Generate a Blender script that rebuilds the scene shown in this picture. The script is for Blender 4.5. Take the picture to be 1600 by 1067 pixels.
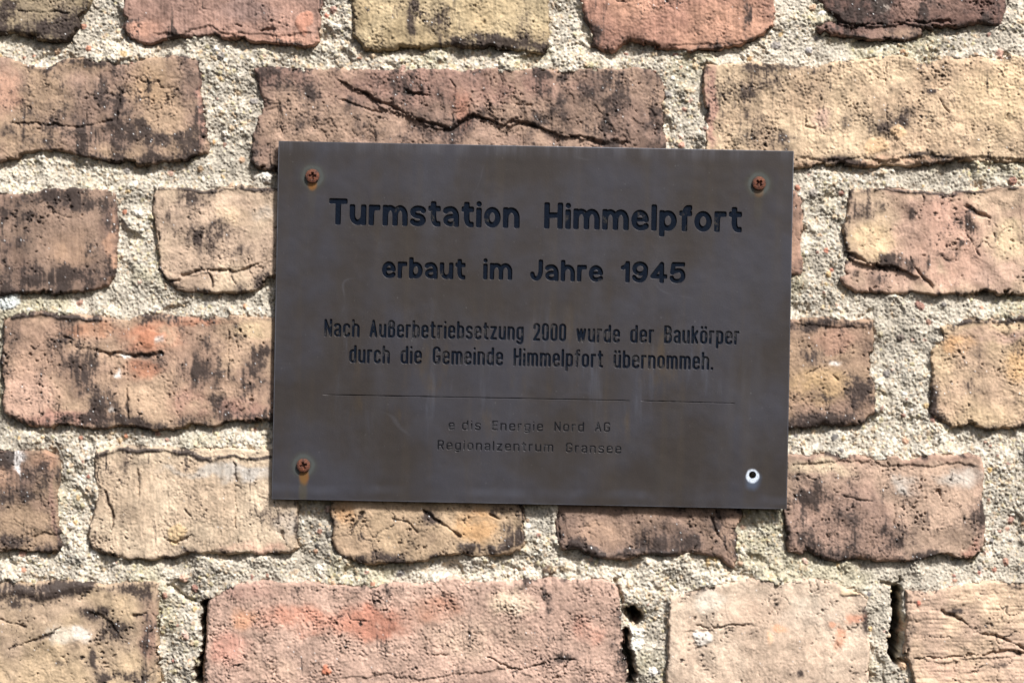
import bpy, math, numpy as np
R = math.radians
S = 0.0004                      # metres per photograph unit: 1600 units = 0.64 m of wall
CX, CY, CZ = 800.0, 533.5, 1.6  # the middle of the wall patch, its height above the ground
sc = bpy.context.scene
col = sc.collection
for o in list(bpy.data.objects): bpy.data.objects.remove(o)

# ------------------------------------------------------------------ camera, sky, sun, exposure
cam = bpy.data.cameras.new('camera'); cam_o = bpy.data.objects.new('camera', cam); col.objects.link(cam_o)
CAM_D = 2.0
cam.sensor_width = 36; cam.lens = 36*CAM_D/(1600*S)
cam.clip_start = 0.05; cam.clip_end = 100
cam_o.location = (0, -CAM_D-0.004, CZ); cam_o.rotation_euler = (R(90), 0, 0)
sc.camera = cam_o
SUN_EL, SUN_AZ = 47, 32         # degrees up, degrees to the right of the wall's normal
world = bpy.data.worlds.new('World'); sc.world = world; world.use_nodes = True
wn = world.node_tree
sky = wn.nodes.new('ShaderNodeTexSky'); sky.sky_type = 'NISHITA'; sky.sun_disc = False
sky.sun_elevation = R(SUN_EL); sky.sun_rotation = R(180-SUN_AZ); sky.dust_density = 4.0; sky.air_density = 1.0; sky.ozone_density = 1.0
bg = wn.nodes['Background']; bg.inputs[1].default_value = 0.05
wn.links.new(sky.outputs[0], bg.inputs[0])
sun = bpy.data.lights.new('sun', 'SUN'); sun.energy = 3.3; sun.angle = R(8); sun.color = (1.0, 0.985, 0.965)
sun_o = bpy.data.objects.new('sun', sun); col.objects.link(sun_o)
ce = math.cos(R(SUN_EL))
from mathutils import Vector
sd = Vector((ce*math.sin(R(SUN_AZ)), -ce*math.cos(R(SUN_AZ)), math.sin(R(SUN_EL))))   # towards the sun
sun_o.rotation_euler = sd.to_track_quat('Z', 'Y').to_euler()
sc.view_settings.view_transform = 'Standard'; sc.view_settings.look = 'None'
sc.view_settings.gamma = 1; sc.view_settings.use_curve_mapping = False
sc.view_settings.exposure = 1.0
sc.cycles.max_bounces = 6; sc.cycles.diffuse_bounces = 3; sc.cycles.glossy_bounces = 3

# ------------------------------------------------------------------ helpers
def lin(h):
    c = np.array([int(h[i:i+2], 16) for i in (0, 2, 4)])/255.0
    return np.where(c <= 0.04045, c/12.92, ((c+0.055)/1.055)**2.4)
def tag(o, label=None, cat=None, group=None, kind=None):
    for k, v in (('label', label), ('category', cat), ('group', group), ('kind', kind)):
        if v: o[k] = v
def link(o, parent=None):
    col.objects.link(o)
    if parent: o.parent = parent
    return o
def mesh_obj(name, verts, loops, starts, mat, parent=None, attrs=None, smooth=True):
    me = bpy.data.meshes.new(name)
    me.vertices.add(len(verts)); me.vertices.foreach_set('co', np.ascontiguousarray(verts, np.float32).ravel())
    me.loops.add(len(loops)); me.loops.foreach_set('vertex_index', np.ascontiguousarray(loops, np.int32))
    me.polygons.add(len(starts)); me.polygons.foreach_set('loop_start', np.ascontiguousarray(starts, np.int32))
    me.update(calc_edges=True)
    me.polygons.foreach_set('use_smooth', np.full(len(starts), smooth, dtype=bool))
    for k, v in (attrs or {}).items():
        a = me.attributes.new(k, 'FLOAT_COLOR', 'POINT'); a.data.foreach_set('color', np.ascontiguousarray(v, np.float32).ravel())
    me.validate(); me.materials.append(mat)
    return link(bpy.data.objects.new(name, me), parent)
def sstep(a, b, x):
    t = np.clip((x-a)/(b-a), 0, 1); return t*t*(3-2*t)

# ------------------------------------------------------------------ the wall as a relief, in photograph units (x right, y down, height towards the viewer)
Q = 1.5
X0, X1, Y0, Y1 = -240, 1842, -200, 1276
NX, NY = int((X1-X0)/Q), int((Y1-Y0)/Q)
gx = X0+np.arange(NX)*Q; gy = Y0+np.arange(NY)*Q
GX, GY = np.meshgrid(gx, gy)
KX, KY = np.meshgrid(np.fft.rfftfreq(NX, Q), np.fft.fftfreq(NY, Q))
def fn(seed, lo, hi, beta=1.0, sx=1.0, sy=1.0):
    """random relief holding wavelengths lo..hi, unit deviation"""
    k = np.sqrt((KX*sx)**2+(KY*sy)**2)+1e-9
    f = k**(-beta)*np.exp(-(k*lo)**4*0.5)*(1-np.exp(-(k*hi)**4*2))
    g = np.random.default_rng(seed).standard_normal((NY, NX))
    r = np.fft.irfft2(np.fft.rfft2(g)*f, s=(NY, NX))
    return ((r-r.mean())/r.std()).astype(np.float32)
n_big = fn(1, 60, 600, 1.6); n_mid = fn(2, 14, 120, 1.6); n_fine = fn(3, 4, 30, 1.3); n_grit = fn(4, 3, 9, 0.6)
n_wx = fn(5, 7, 90, 1.7); n_wy = fn(6, 7, 90, 1.7)
n_str = fn(7, 3.2, 60, 1.0, sx=1.0, sy=9.0); n_soot = fn(8, 4, 110, 1.35); n_pep = fn(9, 3.2, 11, 0.5)
n_pit = fn(10, 5, 16, 0.6, sx=1.0, sy=0.8); n_flk = fn(11, 24, 200, 1.6, sx=0.6, sy=1.0); n_crk = fn(12, 18, 160, 1.7); n_cmask = fn(13, 90, 400, 1.5)
n_tint = fn(14, 30, 260, 1.7); n_salt = fn(15, 3, 6, 0.2); n_edge = fn(16, 18, 120, 1.4); n_drag = fn(17, 3.2, 40, 0.9, sx=8.0, sy=1.0)
n_lump = fn(18, 26, 130, 1.6); n_gran = fn(19, 5, 22, 0.8)

CR = {'A': (0, 0), 'B': (530, 0), 'C': (1060, 0), 'D': (0, 350), 'E': (1060, 350), 'F': (0, 707), 'G': (530, 707), 'H': (1060, 707)}
K = 0.3375
def P(t, pts):
    if t == 'P': return np.array(pts, float)
    ox, oy = CR[t]; return np.array([(ox+x*K, oy+y*K) for x, y in pts], float)
def PP(spec):
    if isinstance(spec, tuple): spec = [spec]
    return np.concatenate([P(t, p) for t, p in spec])

def seg_dist(px, py, pts, closed=False):
    best = np.full(px.shape, 1e9, np.float32)
    n = len(pts)
    for i in range(n if closed else n-1):
        a = pts[i]; b = pts[(i+1) % n]
        d = b-a; L = max(d@d, 1e-9)
        t = np.clip(((px-a[0])*d[0]+(py-a[1])*d[1])/L, 0, 1)
        np.minimum(best, (px-a[0]-t*d[0])**2+(py-a[1]-t*d[1])**2, out=best)
    return np.sqrt(best)
def inside(px, py, pts):
    r = np.zeros(px.shape, bool); n = len(pts)
    for i in range(n):
        (ax, ay), (bx, by) = pts[i], pts[(i+1) % n]
        if ay == by: continue
        r ^= ((ay > py) != (by > py)) & (px < (bx-ax)*(py-ay)/(by-ay)+ax)
    return r

# ---- bricks: outline, colours, soot, protrusion, features.  Feature letters:
# s soot blob, t tint blob, c crack, l ledge (drops below the line), b black glazed bead, k knob
BR = []
def worn(h, w=.28, k=.82):
    c = lin(h); c = c[0]*np.array([1, .72*c[1]/c[0]+.28*.68, .72*c[2]/c[0]+.28*.40])    # weather has pulled all the clays towards one tan
    return (c*(1-w)+w*(c@np.array([.3, .55, .15])))*k
def brick(label, outline, base, alt, soot=0.0, h=8.0, feats=(), stri=0.5, pit=1.0, flake=0.0, crack=0.5, rim=None, drag=0.0, tilt=0.0):
    BR.append(dict(label=label, pts=PP(outline), base=worn(base), alt=worn(alt), soot=soot, h=h, f=feats, stri=stri, pit=pit, flake=flake, crack=crack, rim=rim, drag=drag, tilt=tilt))
YEL, TAN, BRN, RED, PNK, ORG, DRK = 'd3b878', 'd8b48a', 'b08a66', 'b8735c', 'cd9a84', 'cf8158', '8a5f52'

brick('yellow brick blackened along its bottom edge', ('A', [(-900,-300),(420,-300),(415,0),(400,35),(345,80),(350,130),(320,180),(270,190),(180,180),(100,165),(40,150),(-60,165),(-900,170)]),
      'bfa669', 'a8926a', .25, 9, [('s','A',250,150,200,45,1.3),('s','A',380,30,60,60,.7),('s','A',60,40,150,60,.3),('c','A',[(90,45),(200,60),(260,55),(320,70)],2.5),('k','A',385,120,14,12,3,'b06a50')], .6)
brick('salmon red brick with a lighter flaked lower edge', ('A', [(575,-300),(580,0),(575,60),(590,80),(572,105),(575,140),(600,180),(640,195),(700,205),(760,185),(850,175),(930,165),(985,160),(1030,180),(1100,170),(1180,190),(1250,195),(1320,205),(1400,212),(1450,200),(1475,175),(1480,130),(1480,60),(1490,40),(1495,0),(1490,-300)]),
      'b87f6c', 'a8786a', .0, 9, [('c','A',[(1080,115),(1140,120),(1200,135),(1270,140)],3.5),('t','A',1250,180,260,30,'cf8f78',.9),('t','A',1150,50,130,60,'96746e',.7),('t','A',650,140,90,50,'c98870',.7),('l','A',[(700,150),(850,150),(980,120),(1030,150),(1150,160),(1300,165),(1450,150)],2.5,20),('k','A',1410,110,38,42,2.5,'bd7762'),('s','A',630,80,30,12,.9)], .9, .6)
brick('pale yellow brick with vertical black soot streaks', ('B', [(58,-300),(60,0),(65,60),(62,110),(68,175),(90,190),(130,225),(200,228),(300,222),(400,215),(480,208),(560,215),(640,215),(720,220),(820,235),(880,245),(940,240),(965,210),(965,150),(965,100),(968,0),(968,-300)]),
      'd6bc80', 'c0a468', .0, 11, [('s','B',340,60,32,150,.95),('s','B',450,60,38,140,1.1),('s','B',850,50,32,130,.75),('s','B',780,205,220,36,1.2),('s','B',350,220,200,14,.8),('s','B',520,190,30,25,.7)], .6, .9)
brick('bright orange red brick chipped along its lower edge', ('P', [(904.6,-101),(906.3,0),(914.8,20),(913.1,30.4),(919.8,38.8),(924.9,47.3),(928.3,60.8),(926.6,72.6),(941.8,79.3),(958.6,80.3),(968.8,70.9),(975.5,62.4),(989,59.1),(1002.5,64.1),(1016,70.9),(1036.3,74.3),(1056.5,77),(1080,77),(1100,75),(1124,75),(1141,71),(1161,67.5),(1178,64),(1191.6,55.7),(1200,47.3),(1208.5,40.5),(1210.2,20),(1208.5,0),(1208.5,-101)]),
      'c8815e', 'b9735a', .0, 9, [('s','B',1350,180,60,26,.9),('s','C',310,60,16,130,.9),('s','B',1180,160,45,60,.6),('l','C',[(-60,200),(60,205),(190,205),(300,190),(400,150)],2,14)], .8, .6)
brick('dark red brown brick with a broken lower corner', ('C', [(625,-300),(640,-10),(690,50),(740,90),(745,112),(690,108),(645,125),(650,150),(700,165),(760,165),(850,175),(930,180),(1000,180),(1070,182),(1130,160),(1150,130),(1220,130),(1300,118),(1400,110),(1460,120),(1500,115),(1515,70),(1520,0),(1520,-300)]),
      '9a6e60', '83564c', .55, 9, [('c','C',[(700,60),(760,105),(830,115),(960,110),(1060,100),(1150,110),(1250,95)],5),('l','C',[(700,70),(760,115),(830,125),(960,120),(1060,110),(1150,120)],4,26),('t','C',930,30,38,26,'d8d2c8',.9),('t','C',1050,145,90,25,'b08a72',.8),('s','C',960,-20,120,40,.7)], .3, 1.4, .6, 1.0)
brick('brown brick beyond the dark red one', ('P', [(1640,-101),(1945,-101),(1945,62),(1800,70),(1645,66)]), BRN, RED, .3)

brick('long brown brick with dark soot along its lower edge', ('A', [(-700,300),(-300,270),(0,262),(60,275),(120,300),(180,310),(240,305),(300,285),(360,268),(440,275),(500,290),(590,300),(640,280),(740,265),(820,262),(900,265),(930,290),(925,350),(920,420),(925,480),(940,540),(945,600),(955,660),(960,700),(900,715),(860,735),(800,745),(720,755),(640,755),(560,745),(480,740),(400,725),(330,705),(250,695),(180,695),(110,705),(60,735),(0,750),(-200,745),(-700,740)]),
      'b79069', 'a9806a', .3, 9, [('s','A',430,400,130,120,.55),('s','A',430,640,430,50,.9),('s','A',640,735,330,26,1.5),('s','A',420,290,170,24,1.0),('s','A',240,500,120,90,.35),('s','A',880,640,60,80,.6),('c','A',[(385,310),(390,440),(400,570)],2.5),('c','A',[(590,310),(575,380),(555,450),(545,520),(540,570)],4),('c','A',[(60,570),(200,575),(330,590),(420,580),(520,565)],3),('t','A',30,420,60,100,'c88f74',.9),('t','A',935,450,22,210,'b98072',.9),('s','A',915,480,14,200,.7),('t','A',690,400,110,90,'c59c70',.7),('s','A',550,470,18,90,.9)], .9, .9, .2, .6)
brick('long red brown brick with a torn flaked face', [('A', [(1185,360),(1180,320),(1300,315),(1400,312),(1500,322)]), ('B', [(0,320),(200,325),(400,322),(600,325),(800,322),(880,320),(960,325),(1050,318),(1150,320),(1250,318),(1380,320),(1440,330),(1480,350),(1505,390),(1515,430),(1508,500),(1500,560),(1495,600),(1510,640),(1510,700),(1480,755),(1300,770),(900,775),(400,775),(0,785)]), ('A', [(1285,785),(1240,785),(1180,770),(1160,740),(1165,680),(1175,640),(1185,590),(1195,540),(1205,500),(1215,450),(1200,400)])],
      'b2896e', '96705f', .36, 9, [('t','B',500,400,560,90,'9a6f63',.85),('t','A',1300,350,150,50,'9a6f63',.8),('s','A',1280,380,90,50,.9),('s','A',1440,420,60,60,.8),('s','A',1430,560,60,60,.6),('s','B',1100,480,220,120,.7),('s','B',1470,480,45,150,.9),('s','B',1160,580,60,30,.9),('s','B',1060,340,160,20,.9),
        ('c','B',[(0,370),(90,420),(200,480),(330,540),(430,580),(520,600),(560,560),(620,530),(690,550),(760,580),(820,565),(890,575),(960,600),(1040,620),(1080,635),(1150,640),(1220,660),(1330,665)],6),
        ('l','B',[(0,375),(90,425),(200,485),(330,545),(430,585),(520,605),(560,565),(620,535),(690,555),(760,585),(820,570),(890,580),(960,605),(1040,625),(1150,645),(1220,665)],6,40),('c','B',[(300,430),(360,432),(420,450)],5),('c','B',[(520,560),(540,400),(520,370)],3),('t','B',560,500,40,90,'b5705a',.7),('c','B',[(0,460),(90,490),(200,520)],3),('c','B',[(750,480),(830,490),(900,495)],2.5),('s','A',1180,680,30,40,.7)], .3, 1.3, .8, 1.3)
brick('long pale yellow tan brick with a grey left end', ('C', [(125,330),(130,300),(180,305),(300,300),(360,290),(420,300),(500,305),(580,315),(650,312),(700,290),(780,280),(860,275),(940,265),(1040,262),(1070,270),(1110,290),(1170,295),(1210,275),(1250,262),(1320,272),(1400,260),(1480,275),(1560,262),(1700,270),(2100,270),(2100,750),(1600,745),(1500,750),(1440,755),(1380,750),(1320,740),(1250,745),(1180,755),(1080,770),(1000,765),(900,765),(800,760),(700,765),(600,770),(500,775),(300,770),(130,760),(125,680),(130,560),(122,450)]),
      'dcb988', 'd0a97c', .09, 9, [('s','C',330,500,50,140,.75),('s','C',420,390,110,80,.7),('s','C',230,440,70,150,.5),('s','C',480,640,70,50,.9),('s','C',930,600,48,66,1.4),('s','C',1040,550,42,42,1.0),('s','C',1165,430,16,16,1.6),('s','C',700,745,180,18,.9),('s','C',1140,720,110,12,1.0),('s','C',480,310,170,20,.8),('s','C',1020,410,120,25,.35),('c','C',[(590,540),(600,590),(640,605)],3),('c','C',[(965,300),(965,400),(970,660)],2),('c','C',[(1210,470),(1260,520)],3),('k','C',915,680,58,38,3,'d8b080'),('k','C',1015,605,40,22,2,'d8b080'),('t','C',150,500,26,220,'b98474',.95),('t','C',665,560,38,50,'c09a86',.8),('t','C',1500,450,180,150,'e0c08c',.6),('l','C',[(560,735),(700,735),(860,732),(1000,735),(1150,715),(1250,728),(1400,718),(1600,732)],3.5,12),('t','C',900,750,400,14,'c79a78',.8),('s','C',780,560,30,60,.55),('s','C',1330,640,25,20,.4)], .8, 1.1, .15, .6)
brick('pale brick at the far end of its course', ('P', [(1815,92),(2100,92),(2100,255),(1815,250)]), TAN, PNK, .1)

brick('brown header brick darkened at its lower left', [('A', [(-600,890),(0,893),(60,900),(150,890),(220,880),(300,878),(360,872),(440,880),(520,880),(535,900),(538,960)]), ('D', [(540,0),(538,60),(535,120),(528,180),(525,230),(510,270),(500,290),(440,305),(350,308),(250,315),(180,312),(120,320),(60,318),(0,322),(-600,322)])],
      'a57f66', '936b5a', .38, 9, [('s','A',330,930,220,50,.8),('s','D',180,260,190,60,1.2),('s','D',450,240,60,50,1.0),('s','D',100,100,100,110,.5),('s','A',60,990,70,60,.5),('t','D',520,120,18,180,'c08a6a',.8),('t','D',330,120,100,80,'b08768',.6),('c','D',[(80,20),(95,80)],2)], .6, 1.2)
brick('tan header brick with a black glazed top edge', [('A', [(715,910),(740,870),(800,880),(870,875),(950,880),(1040,872),(1100,865),(1180,870),(1290,880),(1600,880),(1620,900),(1625,1037)]), ('D', [(1620,200),(1600,260),(1450,262),(1280,240),(1230,255),(1190,300),(1150,310),(1060,318),(960,318),(870,312),(820,300),(790,270),(755,250),(735,210),(745,180),(738,120),(730,60),(720,20)]), ('A', [(712,1000),(705,960)])],
      'dcbc94', 'cca888', .1, 9, [('b','A',[(745,880),(870,880),(1000,882),(1100,870),(1290,882)],9,2),('s','A',880,930,110,50,.9),('s','A',760,1000,40,70,.5),('s','D',900,80,50,55,1.0),('s','D',1000,40,70,60,.85),('s','D',1090,125,60,14,.9),('s','D',1200,270,90,26,.9),('c','D',[(845,235),(960,215),(1090,210),(1180,190),(1250,165)],4.5),('l','D',[(845,238),(960,218),(1090,213),(1180,193),(1250,168)],2,16),('c','D',[(950,215),(975,260),(980,290)],4.5),('c','D',[(735,30),(740,120),(735,200),(770,260),(830,265)],3.5),('t','A',1220,980,50,40,'b5b0a8',.6),('t','A',1090,1000,80,50,'e0c094',.6)], .5, 1.0, .15, .6)
brick('orange end of a brick mostly behind the sign', ('P', [(950,300),(1238,298),(1250,305),(1253,340),(1250,380),(1256,405),(1253,428),(1236,430),(950,430)]),
      'c08a68', 'ad7a62', .15, 8, [('s','E',560,185,16,16,1.3)], .3, 1.2)
brick('cracked tan and pink brick with a black top ridge', [('C', [(785,960),(790,890),(850,880),(910,870),(960,875),(1020,870),(1080,880),(1160,885),(1250,890),(1330,890),(1420,880),(1500,870),(1560,860),(1700,860),(2100,870)]), ('E', [(2100,320),(1800,325),(1590,325),(1530,318),(1480,325),(1420,315),(1370,325),(1310,325),(1250,322),(1210,325),(1150,322),(1080,320),(1040,322),(980,312),(900,308),(860,315),(810,305),(765,275),(755,250),(790,235),(765,215),(772,190),(790,160),(785,110),(775,60),(768,20)])],
      'd3ae86', 'c8977e', .12, 9, [('b','C',[(910,872),(1000,880),(1100,882),(1200,887),(1270,895),(1330,890),(1420,880),(1560,858)],10,3),('c','C',[(1135,890),(1125,960),(1105,1037)],3),('c','C',[(1340,955),(1390,985),(1440,1010),(1425,1040)],6),('c','E',[(790,140),(830,165),(890,185),(930,195),(990,200),(1050,215),(1100,200),(1130,240),(1180,290)],6),('l','E',[(775,140),(830,170),(890,190),(930,200),(990,205),(1050,220),(1120,240)],9,30),('c','E',[(1075,150),(1100,200)],5),('s','E',1240,155,46,22,1.9),('s','E',1315,100,22,24,1.8),('k','E',1240,155,40,18,3,'2e2a2c'),('s','E',990,175,50,28,1.2),('s','E',1090,190,22,40,1.4),('s','E',1150,150,16,90,.8),('s','C',870,960,80,60,.7),('s','C',1075,990,16,16,1.8),('s','E',1350,40,26,70,.7),('s','E',850,240,80,20,.7),('t','E',1250,130,150,170,'cf9c86',.85),('t','C',1250,980,120,70,'c8937f',.8),('t','E',900,80,110,90,'d6b584',.8),('t','E',1530,60,90,80,'d9bd90',.8),('t','E',1480,240,100,70,'cba08c',.8),('c','E',[(1340,60),(1370,110),(1400,150)],4),('c','E',[(1460,0),(1490,30),(1560,40)],3),('s','E',1470,80,14,30,.9)], .7, 1.1, .35, 1.0)

brick('long tan brick with an orange patch and black pits', ('D', [(20,440),(60,425),(130,420),(180,405),(250,415),(330,410),(420,425),(500,440),(570,450),(640,430),(700,415),(760,420),(830,430),(900,435),(980,425),(1050,425),(1120,430),(1200,430),(1270,430),(1700,430),(1880,440),(1885,900),(1600,920),(1260,915),(1190,900),(1120,920),(1040,920),(960,935),(880,930),(800,945),(700,945),(600,935),(500,945),(420,945),(340,930),(250,940),(180,935),(110,915),(60,900),(20,870),(10,830),(20,760),(15,700),(8,640),(15,560),(12,500)]),
      'c59c74', 'b98a6c', .2, 10, [('b','D',[(60,432),(180,416),(300,424),(470,446)],12,3),('s','D',700,435,160,20,1.1),('s','D',370,680,90,100,.9),('s','D',330,550,70,26,.6),('s','D',910,660,46,60,1.6),('s','D',1040,600,40,120,.8),('s','D',1190,600,60,44,1.3),('s','D',1190,740,46,90,.9),('s','D',1020,830,44,30,1.2),('s','D',700,920,520,20,1.2),('s','D',430,890,110,18,1.0),('s','D',960,560,18,28,1.3),('s','D',830,500,16,45,1.2),('s','D',470,790,50,60,.8),('s','D',1110,880,180,24,.8),('t','D',700,520,120,70,'c06f48',.95),('t','D',660,670,70,40,'c2744e',.85),('t','D',420,490,110,34,'bf7c55',.8),('t','D',840,450,180,20,'c2744e',.8),('t','D',110,800,130,110,'d3a38c',.9),('t','D',300,900,180,36,'bd8070',.8),('t','D',880,830,90,80,'b5836f',.8),('t','D',1130,860,110,50,'b98272',.8),('t','D',1180,480,90,40,'d0b284',.7),('c','D',[(290,520),(350,550),(430,580),(520,600),(640,610),(750,600)],4.5),('l','D',[(350,555),(430,585),(520,605),(640,615),(750,605)],2,20),('c','D',[(590,640),(585,760),(600,900)],3),('c','D',[(1060,500),(1060,640),(1050,720)],3),('c','D',[(1090,540),(1110,620)],3.5),('k','D',700,530,70,40,3,'bd6b46'),('t','D',590,610,20,10,'f0ece8',1.2),('t','D',535,690,14,14,'f0ece8',1.2),('t','D',752,540,13,20,'f0ece8',1.2),('t','D',520,850,14,10,'e8e2dc',1)], .8, 1.6, .25, .9)
brick('brown ochre brick touching the right edge of the sign', ('E', [(0,440),(520,440),(600,440),(700,445),(800,450),(870,445),(905,450),(900,500),(895,560),(890,640),(885,700),(905,740),(910,800),(908,870),(890,890),(840,920),(760,935),(680,930),(600,935),(520,945),(400,940),(0,940)]),
      'b28a64', 'a57b62', .12, 9, [('s','E',600,470,160,22,1.4),('s','E',830,470,80,22,1.0),('s','E',600,600,50,30,1.0),('s','E',820,780,50,80,1.1),('s','E',640,790,100,16,.8),('s','E',650,910,220,26,1.4),('s','E',740,635,60,20,.9),('t','E',640,750,130,80,'c19a62',.8),('t','E',720,530,100,50,'b08068',.8),('l','E',[(520,465),(700,468),(890,470)],2.5,12),('c','E',[(530,700),(600,690),(680,650)],3),('c','E',[(700,680),(740,730)],3),('t','E',740,650,30,14,'e0dcd6',1)], .4, 1.2, .3, .9)
brick('tan yellow brick with a dark strip above it', ('E', [(1210,480),(1290,470),(1330,445),(1420,435),(1500,440),(1600,430),(2100,430),(2100,935),(1600,935),(1550,945),(1500,935),(1430,945),(1370,925),(1310,945),(1270,940),(1240,915),(1205,895),(1175,880),(1172,800),(1175,720),(1172,640),(1180,590),(1210,550),(1225,510)]),
      'd2ae7a', 'cfa57e', .06, 9, [('b','E',[(1295,462),(1400,446),(1620,440)],11,2),('t','E',1300,550,80,36,'cf9858',.85),('t','E',1590,640,70,80,'d8a765',.85),('s','E',1370,610,60,80,.45),('s','E',1370,740,36,40,.7),('t','E',1480,510,140,30,'b99280',.7),('s','E',1530,820,50,30,.4),('s','E',1560,560,40,40,.5)], .2, 1.3, .3, .3)
brick('brown brick out beyond the left end of its course', ('P', [(-330,497),(-45,495),(-42,662),(-330,665)]), BRN, TAN, .2)

brick('dark brown sooty brick with a white drip', ('F', [(-500,-10),(0,-15),(60,0),(130,-5),(200,5),(260,20),(275,60),(278,120),(270,180),(272,260),(275,330),(265,380),(270,430),(260,450),(200,452),(140,450),(80,440),(30,455),(0,460),(-500,465)]),
      'a98560', '9c7460', .3, 9, [('s','F',40,410,70,36,1.5),('s','F',200,90,90,60,.7),('s','F',80,200,100,70,.6),('s','F',230,350,40,26,1.0),('s','F',30,20,80,30,1.1),('t','F',75,15,44,20,'f2f4f8',1.5),('t','F',85,65,9,48,'f2f4f8',1.3),('t','F',200,40,60,40,'c08a6a',.7),('t','F',20,120,40,60,'bf8f70',.6),('l','F',[(140,390),(200,360),(270,385)],4,16),('t','F',255,240,16,150,'9a7062',.8)], .6, 1.4, .3)
brick('pale tan brick under the lower left corner of the sign', ('F', [(440,-20),(600,-25),(800,-20),(900,-15),(1000,-20),(1100,-15),(1250,-10),(1360,-10),(1368,200),(1370,300),(1365,400),(1370,440),(1340,465),(1280,465),(1200,468),(1100,470),(1000,465),(930,475),(870,460),(840,475),(760,485),(680,492),(600,490),(540,480),(470,470),(430,450),(418,400),(420,340),(435,280),(440,200),(438,120)]),
      'dcc09a', 'd0b08a', .06, 9, [('b','F',[(445,5),(560,-8),(760,-8),(900,5),(975,36),(1040,20),(1240,24)],9,2.5),('c','F',[(490,190),(510,260),(520,330),(515,410)],4.5),('c','F',[(640,80),(640,200)],2.5),('c','F',[(1085,50),(1090,250),(1095,410)],3),('c','F',[(750,365),(770,400),(820,415),(870,405),(890,385)],5.5),('c','F',[(455,60),(450,200)],2.5),('c','F',[(850,270),(885,300)],3),('t','F',1020,85,90,36,'c8c4bc',.8),('t','F',1170,90,90,28,'c9c5be',.7),('t','F',880,80,120,16,'b5aea4',.6),('s','F',1250,290,80,80,.42),('s','F',570,60,70,40,.5),('t','F',1180,440,130,24,'d0a088',.7),('s','F',870,455,26,16,1.5),('t','F',1320,330,40,60,'dcd0c0',.7),('c','F',[(1300,370),(1320,420),(1345,440)],5),('k','F',830,380,46,34,2.5,'cfb07e')], .8, .8, .12, .5)
brick('ochre brick with black glaze on its lower right corner', ('G', [(-35,-30),(840,-30),(848,100),(850,250),(855,350),(858,420),(840,455),(780,465),(720,475),(640,478),(580,470),(520,470),(440,485),(350,495),(250,505),(180,515),(120,515),(70,500),(20,490),(-10,460),(-30,400),(-38,230)]),
      'c9a473', 'c09a70', .06, 9, [('s','G',440,300,50,30,1.5),('c','G',[(390,265),(450,310),(500,340),(560,385)],6.5),('b','G',[(560,440),(640,448),(720,445),(800,425),(840,390)],24,2),('s','G',120,495,260,18,1.2),('s','G',810,360,46,46,1.3),('s','G',740,280,40,30,.9),('s','G',250,470,60,26,.8),('t','G',640,340,90,70,'d0974e',.8),('t','G',20,270,60,50,'cf985a',.7),('c','G',[(700,290),(750,320),(790,350)],4),('c','G',[(40,370),(80,320),(110,280)],4),('s','G',120,385,30,12,1.2),('c','G',[(840,240),(845,400)],3),('c','G',[(250,300),(330,340),(360,380)],3)], .4, 1.7, .2, 1.0)
brick('dark brown brick with a crumbled black lower edge', [('G', [(1005,-30),(1850,-30),(1852,250),(1855,330),(1845,400),(1840,500),(1825,530),(1800,520),(1760,490),(1700,475),(1630,470),(1570,480),(1500,480),(1440,470),(1400,470),(1350,480),(1310,495),(1250,490),(1200,480),(1150,470),(1120,450),(1060,440),(1030,445),(1010,420),(1005,300)])],
      'a88066', '94705e', .32, 9, [('b','G',[(1070,435),(1150,460),(1250,472),(1330,468),(1400,458),(1480,462),(1560,460)],17,2),('s','G',1440,400,40,70,1.0),('s','H',40,430,70,40,1.1),('s','H',180,330,40,110,.7),('s','H',90,420,60,40,.9),('t','G',1200,380,120,60,'b58c70',.6),('c','G',[(1015,260),(1020,400)],3),('c','H',[(150,300),(180,380),(230,470)],4)], .5, 1.5, .5, 1.0)
brick('pinkish brown brick speckled with soot at its left', ('H', [(480,15),(560,10),(650,20),(700,8),(800,15),(900,25),(1000,25),(1050,40),(1100,30),(1180,8),(1240,12),(1300,20),(1350,12),(1400,30),(1410,100),(1412,180),(1415,260),(1420,340),(1420,420),(1400,450),(1370,475),(1320,480),(1250,465),(1180,480),(1130,495),(1060,505),(980,500),(900,490),(830,495),(760,500),(700,495),(650,480),(610,455),(560,470),(515,460),(500,400),(495,300)]),
      'c59d80', 'ba8c76', .20, 10, [('s','H',590,220,120,110,.75),('s','H',680,320,120,100,.5),('s','H',960,385,40,26,1.3),('s','H',680,430,180,50,.5),('s','H',1050,400,60,60,.65),('s','H',1140,280,50,60,.35),('l','H',[(510,50),(700,35),(900,42),(1050,58),(1180,60),(1240,50),(1300,45),(1390,60)],3.5,10),('t','H',1040,150,60,40,'c8c2ba',.8),('t','H',1300,115,100,36,'ccc4ba',.8),('t','H',650,70,140,26,'d6bd98',.8),('t','H',1050,30,360,14,'a8806e',.9),('c','H',[(1205,180),(1240,240)],5),('c','H',[(1055,190),(1045,280)],3),('c','H',[(1000,240),(1003,330)],3.5),('c','H',[(760,200),(830,225),(900,230)],2.5),('t','H',1360,440,40,26,'b5705e',.7),('s','H',1130,480,300,12,.6),('s','H',560,440,50,30,.8)], .7, 1.4, .25, .6)
brick('brown brick at the far end of the fifth course', ('P', [(1612,702),(1920,702),(1920,866),(1612,870)]), BRN, TAN, .15)

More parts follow.
